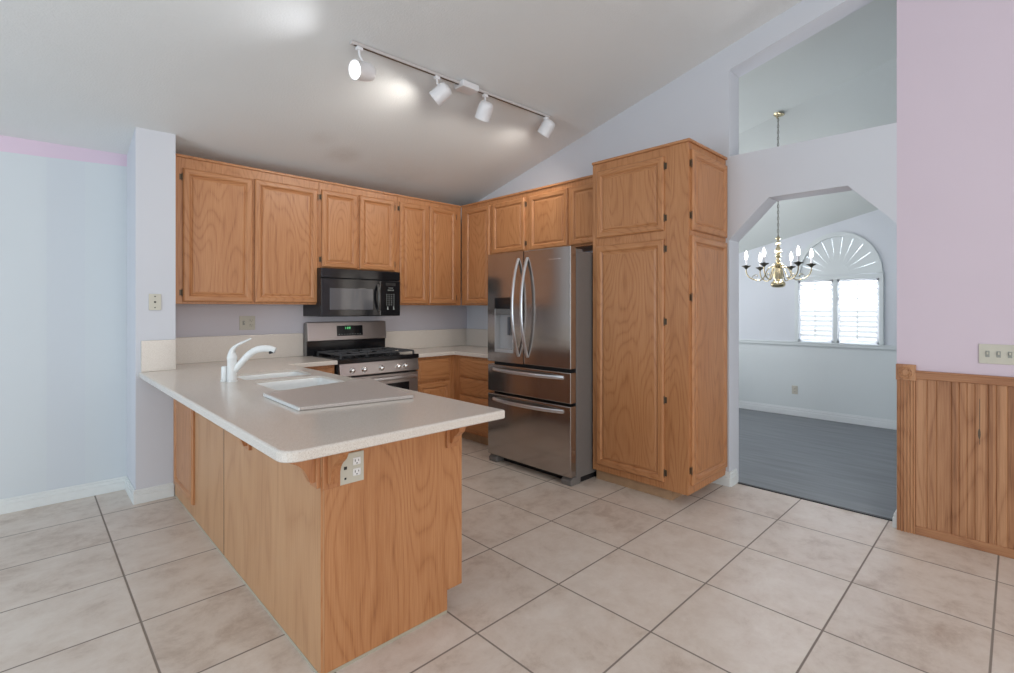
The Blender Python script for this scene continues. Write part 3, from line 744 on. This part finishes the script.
# back guard
bm = B(); box(bm, 1.834, 2.650, 4.775, 4.828, .926, 1.235, .004); obj('backguard_body', bm, M['case'], ra)
bm = B(); prism(bm, [(4.772, 1.060), (4.742, 1.066), (4.760, 1.240), (4.800, 1.246), (4.830, 1.236), (4.776, 1.06)], 'x', 1.842, 2.648, 0, .003)
bg = obj('backguard', bm, M['steelx'], ra)
bm = B(); box(bm, 1.842, 2.648, 4.768, 4.776, .926, 1.062, .002); obj('lower_guard', bm, M['black'], ra)
bm = B(); prism(bm, [(4.7455, 1.105), (4.7395, 1.108), (4.7495, 1.205), (4.7560, 1.205)], 'x', 2.120, 2.385); dp = obj('control_display', bm, M['black'], bg)
def digit(bm, x, z, w_, h_, s, y):
    t = .004
    seg = {'a': (x, x+w_, z+h_-t, z+h_), 'd': (x, x+w_, z, z+t), 'g': (x, x+w_, z+h_/2-t/2, z+h_/2+t/2),
           'f': (x, x+t, z+h_/2, z+h_), 'e': (x, x+t, z, z+h_/2), 'b': (x+w_-t, x+w_, z+h_/2, z+h_), 'c': (x+w_-t, x+w_, z, z+h_/2)}
    for c in s: a = seg[c]; box(bm, a[0], a[1], y, y+.001, a[2], a[3])
bm = B()
for i, s in enumerate(('bc', 'abged', 'abgcd')): digit(bm, 2.195+i*.020+(.006 if i else 0), 1.172, .013, .020, s, 4.7435)
obj('clock_digits', bm, M['led'], dp)
bm = B()
for i in range(9):
    for j in range(3): box(bm, 2.135+i*.027, 2.149+i*.027, 4.7405+.003*j, 4.7415+.003*j, 1.118+.018*j, 1.123+.018*j)
obj('button_marks', bm, plain('grey_print', (.25, .27, .26), .5), dp)
# burners and grates
for k, (x, y, r) in enumerate(((2.06, 4.36, .045), (2.06, 4.62, .036), (2.29, 4.49, .05), (2.52, 4.36, .040), (2.52, 4.62, .045))):
    bm = B(); lathe(bm, [(r+.012, 0), (r+.01, .010), (r, .012), (r*.98, .022), (r*.6, .026), (.001, .026)], Matrix.Translation((x, y, .932)), 18)
    obj('burner', bm, M['blackm'], ctop, True)
for k, (xa, xb) in enumerate(((1.925, 2.165), (2.170, 2.410), (2.415, 2.655))):
    bm = B(); z0, z1 = .956, .970; ya, yb = 4.235, 4.725; r = .007
    for x in (xa, xb): box(bm, x-r, x+r, ya, yb, z0, z1, .002)
    for y in (ya, (ya+yb)/2, yb): box(bm, xa, xb, y-r, y+r, z0, z1, .002)
    xm = (xa+xb)/2
    for y in (4.36, 4.62):
        for a in range(4):
            an = math.pi/4+a*math.pi/2
            tube(bm, [(xm+.03*math.cos(an), y+.03*math.sin(an), z1), (xm+.115*math.cos(an), y+.10*math.sin(an), z1-.004)], .006, 6)
        box(bm, xa, xm-.03, y-.005, y+.005, z0, z1+.003, .002); box(bm, xm+.03, xb, y-.005, y+.005, z0, z1+.003, .002)
    for x in (xa, xb):
        for y in (ya, yb): box(bm, x-r, x+r, y-r, y+r, .925, z0)
    obj('grate', bm, M['iron'], ctop)

# ------------------------------------------------------------ microwave
mx0, mx1, my = 1.838, 2.628, 4.460
mw = root('microwave', 'black over-the-range microwave hung under the short wall cabinet', 'microwave', ((mx0+mx1)/2, 4.65, 1.3))
bm = B(); box(bm, mx0, mx1, my, BY-.002, 1.300, 1.741, .004); obj('body', bm, M['blackm'], mw)
bm = B(); box(bm, mx0, 2.405, my-.026, my-.001, 1.302, 1.648, .006); md_ = obj('door', bm, M['black'], mw)
bm = B(); box(bm, 1.915, 2.335, my-.029, my-.02, 1.362, 1.560, .003); obj('window', bm, M['smoke'], md_)
bm = B(); box(bm, 2.405, mx1, my-.026, my-.001, 1.302, 1.648, .006); cpn = obj('control_panel', bm, M['black'], mw)
bm = B(); box(bm, mx0, mx1, my-.022, my-.001, 1.652, 1.738, .005)
for i in range(4): box(bm, mx0+.02, mx1-.02, my-.025, my-.02, 1.665+.016*i, 1.671+.016*i, .001)
obj('vent_grille', bm, M['black'], mw)
bm = B(); tube(bm, bez((2.385, my-.026, 1.60), (2.372, my-.085, 1.56), (2.372, my-.085, 1.41), (2.395, my-.026, 1.355), 12), .013, 10, 0, 1.0); obj('handle', bm, plain('dark_grey_handle', (.09, .085, .08), .25), md_, True)
bm = B(); box(bm, 2.468, 2.575, my-.028, my-.025, 1.598, 1.628, .001); obj('display', bm, M['dark'], cpn)
bm = B()
for i in range(5): digit(bm, 2.490+i*.014, 1.548+.0, .009, .013, 'abcdefg'[0:4+i % 3], my-.0275)
for i in range(4): digit(bm, 2.500+i*.013, 1.572, .008, .010, 'abgcd', my-.0275)
obj('display_text', bm, M['pale_print'], cpn)
bm = B()
for i in range(4):
    for j in range(6): box(bm, 2.475+i*.026, 2.483+i*.026, my-.0275, my-.0262, 1.408+.020*j, 1.413+.020*j)
obj('button_print', bm, M['pale_print'], cpn)
for x in (2.490, 2.555):
    bm = B(); box(bm, x-.008, x+.008, my-.0275, my-.0262, 1.365, 1.371); box(bm, x-.003, x+.003, my-.0275, my-.0262, 1.371, 1.395); obj('start_key', bm, M['pale_print'], cpn)

# ------------------------------------------------------------ refrigerator
fX, fy0, fy1 = 2.920, 2.450, 3.425
fr = root('refrigerator', 'dark stainless French-door refrigerator with ice dispenser, left of the pantry', 'refrigerator', (3.2, 2.93, 0))
bm = B(); box(bm, fX+.078, 3.66, fy0+.004, fy1-.004, .045, 1.825, .006); obj('case', bm, M['case'], fr)
bm = B(); box(bm, fX+.07, fX+.079, fy0+.012, fy1-.012, .08, 1.82); obj('gasket', bm, M['blackm'], fr)
def fdoor(name, y0, y1, z0, z1):
    bm = B(); t = B()
    box(t, fX, fX+.068, y0, y1, z0, z1, .007, 0, 3); merge(bm, t); return obj(name, bm, M['steel'], fr)
gap = 2.965
rd = fdoor('door', fy0, gap-.003, .904, 1.858)
# left door with a real recess for the dispenser
dy0, dy1, dz0, dz1 = 3.090, 3.330, .988, 1.470
bm = B()
box(bm, fX, fX+.068, gap+.003, dy0, .904, 1.858); box(bm, fX, fX+.068, dy1, fy1, .904, 1.858)
box(bm, fX, fX+.068, dy0, dy1, dz1, 1.858); box(bm, fX, fX+.068, dy0, dy1, .904, dz0)
ld = obj('door', bm, M['steel'], fr); ld['label'] = 'left refrigerator door with ice and water dispenser'
lt = plain('light_grey_plastic', (.42, .42, .43), .25, .3)
bm = B(); box(bm, fX+.06, fX+.067, dy0, dy1, dz0, dz1)
box(bm, fX-.002, fX+.066, dy0, dy0+.008, dz0, dz1, .001); box(bm, fX-.002, fX+.066, dy1-.008, dy1, dz0, dz1, .001); box(bm, fX-.003, fX+.066, dy0, dy1, dz0, dz0+.03, .003)
dsp = obj('dispenser', bm, lt, ld)
bm = B(); box(bm, fX-.004, fX+.03, dy0, dy1, 1.372, dz1, .003); obj('control_panel', bm, M['black'], dsp)
bm = B(); box(bm, fX-.001, fX+.05, dy0+.008, dy1-.008, 1.318, 1.372, .006); obj('chute', bm, plain('speckled_grey', (.13, .13, .13), .4, 0, .6, 400), dsp)
for y in (3.135, 3.19):
    bm = B(); box(bm, fX+.035, fX+.045, y-.014, y+.014, 1.14, 1.30, .003); obj('paddle', bm, plain('dark_paddle', (.08, .085, .1), .3), dsp)
def hv(name, y, side, parent):
    bm = B(); z0, z1 = .968, 1.798; ctrl = fX-.10
    pts = bez((fX+.0, y, z1), (ctrl, y, z1-.22), (ctrl, y, z0+.22), (fX+.0, y, z0), 18)
    t = B(); rings = []
    for i, p in enumerate(pts):
        d = (pts[min(i+1, 18)]-pts[max(i-1, 0)]).normalized(); nrm = Vector((0, 1, 0)).cross(d)
        w_ = .014; th = .008
        rings.append([t.verts.new(p+Vector((0, a*w_, 0))+nrm*b*th) for a, b in ((1, .5), (.6, 1), (-.6, 1), (-1, .5), (-1, -.5), (-.6, -1), (.6, -1), (1, -.5))])
    for a, b in zip(rings, rings[1:]):
        for k in range(8): t.faces.new((a[k], a[(k+1) % 8], b[(k+1) % 8], b[k]))
    t.faces.new(rings[0]); t.faces.new(rings[-1]); merge(bm, t)
    return obj('handle', bm, M['steelh'], parent, True)
hv('handle', 3.026, 1, ld); hv('handle', 2.918, -1, rd)
def hh(z, parent):
    bm = B(); y0, y1 = fy0+.075, fy1-.075
    pts = bez((fX, y1, z), (fX-.075, y1-.20, z), (fX-.075, y0+.20, z), (fX, y0, z), 18); t = B(); rings = []
    for i, p in enumerate(pts):
        d = (pts[min(i+1, 18)]-pts[max(i-1, 0)]).normalized(); nrm = Vector((0, 0, 1)).cross(d); w_ = .014; th = .008
        rings.append([t.verts.new(p+Vector((0, 0, a*w_))+nrm*b*th) for a, b in ((1, .5), (.6, 1), (-.6, 1), (-1, .5), (-1, -.5), (-.6, -1), (.6, -1), (1, -.5))])
    for a, b in zip(rings, rings[1:]):
        for k in range(8): t.faces.new((a[k], a[(k+1) % 8], b[(k+1) % 8], b[k]))
    t.faces.new(rings[0]); t.faces.new(rings[-1]); merge(bm, t)
    obj('handle', bm, M['steelh'], parent, True)
dr = fdoor('drawer', fy0, fy1, .637, .876); hh(.835, dr)
dr = fdoor('freezer_drawer', fy0, fy1, .068, .616); hh(.570, dr)
bm = B()
for (y0, y1) in ((2.55, 2.585), (2.59, 2.603), (2.608, 2.625), (2.63, 2.65), (2.655, 2.68)): box(bm, fX-.0015, fX, y0, y1-.003, 1.762, 1.769)
obj('badge', bm, M['chrome'], rd)
for y in (fy0+.005, fy1-.105):
    bm = B(); prism(bm, [(fX+.012, 0), (fX+.13, 0), (fX+.13, .062), (fX+.035, .062), (fX+.008, .038)], 'y', y, y+.10, 0, .005); obj('foot', bm, M['case'], fr)
bm = B(); box(bm, fX+.10, 3.60, fy0+.02, fy1-.02, .0, .045); obj('base', bm, M['blackm'], fr)
bm = B(); box(bm, fX+.09, fX+.17, fy0+.02, fy0+.10, 1.825, 1.845, .004); obj('hinge_cover', bm, M['case'], fr)
bm = B(); box(bm, fX+.09, fX+.17, fy1-.10, fy1-.02, 1.825, 1.845, .004); obj('hinge_cover', bm, M['case'], fr)

# ------------------------------------------------------------ track light
ty = 2.94
tl = root('track_light', 'white ceiling track light with four lit spot heads above the kitchen', 'track light', (2.3, ty, ceilz(2.3, ty)))
trm = plain('track_enamel', (.58, .55, .54), .4)
bm = B(); a, b = (1.405, ty, ceilz(1.405, ty)-.012), (3.20, ty, ceilz(3.2, ty)-.012)
M_ = None
prism(bm, [(1.400, ceilz(1.4, ty)-.001), (3.205, ceilz(3.205, ty)-.001), (3.205, ceilz(3.205, ty)-.021), (1.400, ceilz(1.4, ty)-.021)], 'y', ty-.014, ty+.014, 0, .002)
tk = obj('track', bm, trm, tl)
bm = B(); prism(bm, [(1.42, ceilz(1.42, ty)-.0205), (3.18, ceilz(3.18, ty)-.0205), (3.18, ceilz(3.18, ty)-.0225), (1.42, ceilz(1.42, ty)-.0225)], 'y', ty-.006, ty+.006); obj('slot', bm, M['bronze'], tk)
bm = B(); z = ceilz(2.3, ty); prism(bm, [(2.225, z-.001), (2.375, z+.001), (2.375, z-.045), (2.225, z-.047)], 'y', ty-.055, ty+.055, 0, .005); obj('junction_box', bm, M['white'], tl)
heads = [((1.455), (1.480, 2.94, 2.864), (-.93, -.17, -.22), 1.0), (2.035, (2.075, 2.95, 2.912), (-.47, .65, -.61), .8),
         (2.478, (2.485, 2.955, 2.905), (.07, .56, -.80), .8), (3.171, (3.200, 2.96, 2.962), (-.10, .60, -.75), .8)]
for i, (sx, c, d, k) in enumerate(heads):
    d = Vector(d).normalized(); c = Vector(c); z = ceilz(sx, ty)-.022
    bm = B(); box(bm, sx-.02, sx+.02, ty-.016, ty+.016, z-.022, z, .005); hd = obj('lamp_head', bm, M['white'], tl, False)
    bm = B(); tube(bm, [(sx, ty, z-.02), (sx+.002, ty, z-.05), tuple(c+Vector((0, 0, .055))-d*.0)], .007, 10); obj('stem', bm, M['white'], hd, True)
    bm = B(); r = .058; L = .135
    lathe(bm, [(.001, -L*.55), (.02, -L*.545), (.038, -L*.51), (.050, -L*.43), (.056, -L*.30), (r, -L*.12), (r, L*.45), (r+.002, L*.47), (r-.003, L*.47), (r-.004, L*.05), (.045, -L*.35), (.001, -L*.42)], frame(c, d), 28, cap=False)
    obj('shade', bm, M['white'], hd, True)
    bm = B(); lathe(bm, [(.001, L*.40), (.025, L*.395), (.045, L*.36), (.052, L*.30), (.045, -.01), (.02, -.04), (.001, -.045)], frame(c, d), 24, cap=False); obj('bulb', bm, M['face'], hd, True)
    sp = bpy.data.lights.new('spot', 'SPOT'); sp.energy = 13 if i == 0 else 17; sp.spot_size = math.radians(165 if i else 118); sp.spot_blend = 1.0
    sp.shadow_soft_size = .045; sp.color = (1, .93, .85) if i else (.95, .96, 1)
    so_ = bpy.data.objects.new('spot_light', sp); C.objects.link(so_); so_.location = c+d*(L*.47+.012)
    so_.rotation_euler = d.to_track_quat('-Z', 'Y').to_euler()

# ------------------------------------------------------------ chandelier
hx, hy_ = 5.46, 1.775
hz = ceilz(hx, hy_)
ch = root('chandelier', 'brass six-arm candle chandelier hanging from the vaulted dining room ceiling', 'chandelier', (hx, hy_, hz))
T_ = Matrix.Translation
bm = B(); lathe(bm, [(.064, .0), (.064, -.004), (.055, -.012), (.03, -.024), (.012, -.030), (.008, -.045), (.001, -.046)], T_((hx, hy_, hz-.001)) @ Matrix.Rotation(.23, 4, 'X'), 24); obj('canopy', bm, M['brass'], ch, True)
bm = B(); z = hz-.045; k = 0
while z > 2.125:
    pts = []
    for i in range(9):
        a = 2*math.pi*i/8; u = .009*math.cos(a); v_ = .020*math.sin(a)
        pts.append((hx+(u if k % 2 else 0), hy_+(0 if k % 2 else u), z-.018+v_))
    tube(bm, pts, .0022, 5); z -= .032; k += 1
tube(bm, [(hx+.004, hy_, hz-.04), (hx-.004, hy_+.004, (hz+2.12)/2), (hx, hy_, 2.12)], .0025, 5)
obj('chain', bm, M['brassdark'], ch)
bm = B()
prof = [(.001, 2.125), (.012, 2.12), (.024, 2.105), (.020, 2.095), (.010, 2.088), (.012, 2.075), (.026, 2.055), (.024, 2.04), (.012, 2.030), (.014, 2.02), (.022, 2.0), (.032, 1.965), (.030, 1.95), (.016, 1.945), (.022, 1.93), (.030, 1.915), (.018, 1.902),
        (.014, 1.89), (.026, 1.875), (.022, 1.862), (.018, 1.852), (.044, 1.838), (.060, 1.822), (.052, 1.805), (.030, 1.795), (.034, 1.775), (.044, 1.74), (.050, 1.70), (.040, 1.675), (.050, 1.66), (.068, 1.640), (.072, 1.618), (.062, 1.602), (.04, 1.593), (.001, 1.590)]
lathe(bm, prof, T_((hx, hy_, 0)), 24); obj('column', bm, M['brass'], ch, True)
base_ang = math.atan2(-.715, .699)-math.radians(26.3-5.5)
for k in range(6):
    a = base_ang+k*math.pi/3; u = Vector((math.cos(a), math.sin(a), 0)); P0 = Vector((hx, hy_, 0)); R0 = .305
    q = lambda r, z: P0+u*r+Vector((0, 0, z))
    bm = B(); tube(bm, bez(q(.045, 1.80), q(.13, 1.84), q(.10, 1.64), q(.20, 1.67), 8)+bez(q(.20, 1.67), q(.28, 1.69), q(.31, 1.73), q(R0, 1.795), 7)[1:], .006, 8)
    tube(bm, bez(q(.25, 1.69), q(.235, 1.74), q(.19, 1.74), q(.195, 1.705), 6), .004, 6)
    ar_ = obj('arm', bm, M['brass'], ch, True)
    bm = B(); lathe(bm, [(.006, 1.79), (.014, 1.797), (.020, 1.805), (.046, 1.822), (.048, 1.826), (.020, 1.822), (.014, 1.835), (.001, 1.836)], T_((q(R0, 0).x, q(R0, 0).y, 0)), 18); obj('drip_cup', bm, M['brassdark'], ar_, True)
    bm = B(); cyl(bm, q(R0, 1.83), q(R0, 1.892), .010, 12); obj('candle_sleeve', bm, M['white'], ar_, True)
    bm = B(); lathe(bm, [(.009, 1.892), (.014, 1.905), (.017, 1.925), (.015, 1.945), (.009, 1.966), (.003, 1.982), (.001, 1.984)], T_((q(R0, 0).x, q(R0, 0).y, 0)), 14); obj('bulb', bm, M['bulb'], ar_, True)
    pl_ = bpy.data.lights.new('candle_glow', 'POINT'); pl_.energy = 2.6; pl_.shadow_soft_size = .03; pl_.color = (.98, .97, 1)
    po = bpy.data.objects.new('candle_glow', pl_); C.objects.link(po); po.location = q(R0+.0, 2.02)

# ------------------------------------------------------------ wall plates
def plate(name, label, cat, kind, pos, u0, u1, z0, z1, fill, group=None):
    P = plane(kind, pos); c = P((u0+u1)/2, (z0+z1)/2, 0); r = root(name, label, cat, c, group)
    def bx(u0, u1, z0, z1, n0, n1, bev=0, bm=None):
        bm = bm or B(); a = P(u0, z0, n0); b = P(u1, z1, n1); box(bm, a[0], b[0], a[1], b[1], a[2], b[2], bev); return bm
    obj('cover_plate', bx(u0, u1, z0, z1, .0005, .006, .002), M['plate'], r)
    fill(r, bx); return r
def duplex(uc, zc_, mat='plate_white'):
    def f(r, bx):
        for s in (-1, 1):
            z = zc_+s*.021; b = bx(uc-.016, uc+.016, z-.014, z+.014, .005, .0085, .003); rc_ = obj('receptacle', b, M[mat], r)
            b = B()
            for (du, dz, w_, h_) in ((-.007, .003, .0025, .009), (.007, .003, .0025, .007), (0, -.008, .005, .004)): bx(uc+du-w_/2, uc+du+w_/2, z+dz-h_/2, z+dz+h_/2, .0083, .0090, 0, b)
            obj('slot', b, M['dark'], rc_)
    return f
def both(*fs):
    def f(r, bx):
        for g in fs: g(r, bx)
    return f
def toggles(us, zc_):
    def f(r, bx):
        for u in us:
            b = bx(u-.009, u+.009, zc_-.018, zc_+.018, .005, .0072, .001); t = obj('toggle', b, plain('toggle_grey', (.30, .31, .28), .4), r)
            b = bx(u-.004, u+.004, zc_-.002, zc_+.012, .007, .018, .002); obj('lever', b, M['plate'], t)
            b = B(); bx(u-.003, u+.003, zc_+.040, zc_+.046, .0055, .0072, .001, b); bx(u-.003, u+.003, zc_-.046, zc_-.040, .0055, .0072, .001, b); obj('screw', b, M['plate'], r)
    return f
def jack(u, zc_):
    def f(r, bx):
        obj('jack', bx(u-.006, u+.006, zc_-.006, zc_+.006, .0055, .0075, .001), M['dark'], r)
        b = B(); bx(u-.004, u+.004, zc_+.036, zc_+.044, .0055, .0072, .001, b); bx(u-.004, u+.004, zc_-.044, zc_-.036, .0055, .0072, .001, b); obj('screw', b, M['blackm'], r)
    return f
plate('jack_plate', 'almond wall plate with one dark jack on the white wing wall', 'wall plate', '-y', 4.426, .610, .682, 1.362, 1.478, jack(.646, 1.420))
plate('outlet_plate', 'square almond two-gang wall plate above the backsplash behind the faucet', 'wall plate', '-y', BY, 1.300, 1.424, 1.186, 1.308, both(duplex(1.392, 1.247, 'plate'), toggles((1.333,), 1.247)))
plate('outlet_plate', 'almond two-gang wall plate with white outlets on the peninsula end, under the counter', 'wall plate', '-y', ey0, .815, .928, .700, .816, both(duplex(.898, .760), jack(.853, .762)))
plate('outlet_plate', 'small almond outlet low on the dining room wall below the window', 'outlet', '-x', FX-.006, 2.004, 2.074, .278, .385, duplex(2.039, .332, 'plate'))
plate('switch_plate', 'wide almond multi-switch plate on the pink wall above the wainscot', 'light switch', '-x', WX, -.055, .156, 1.062, 1.172, toggles((.119, .073, .027, -.02), 1.117))
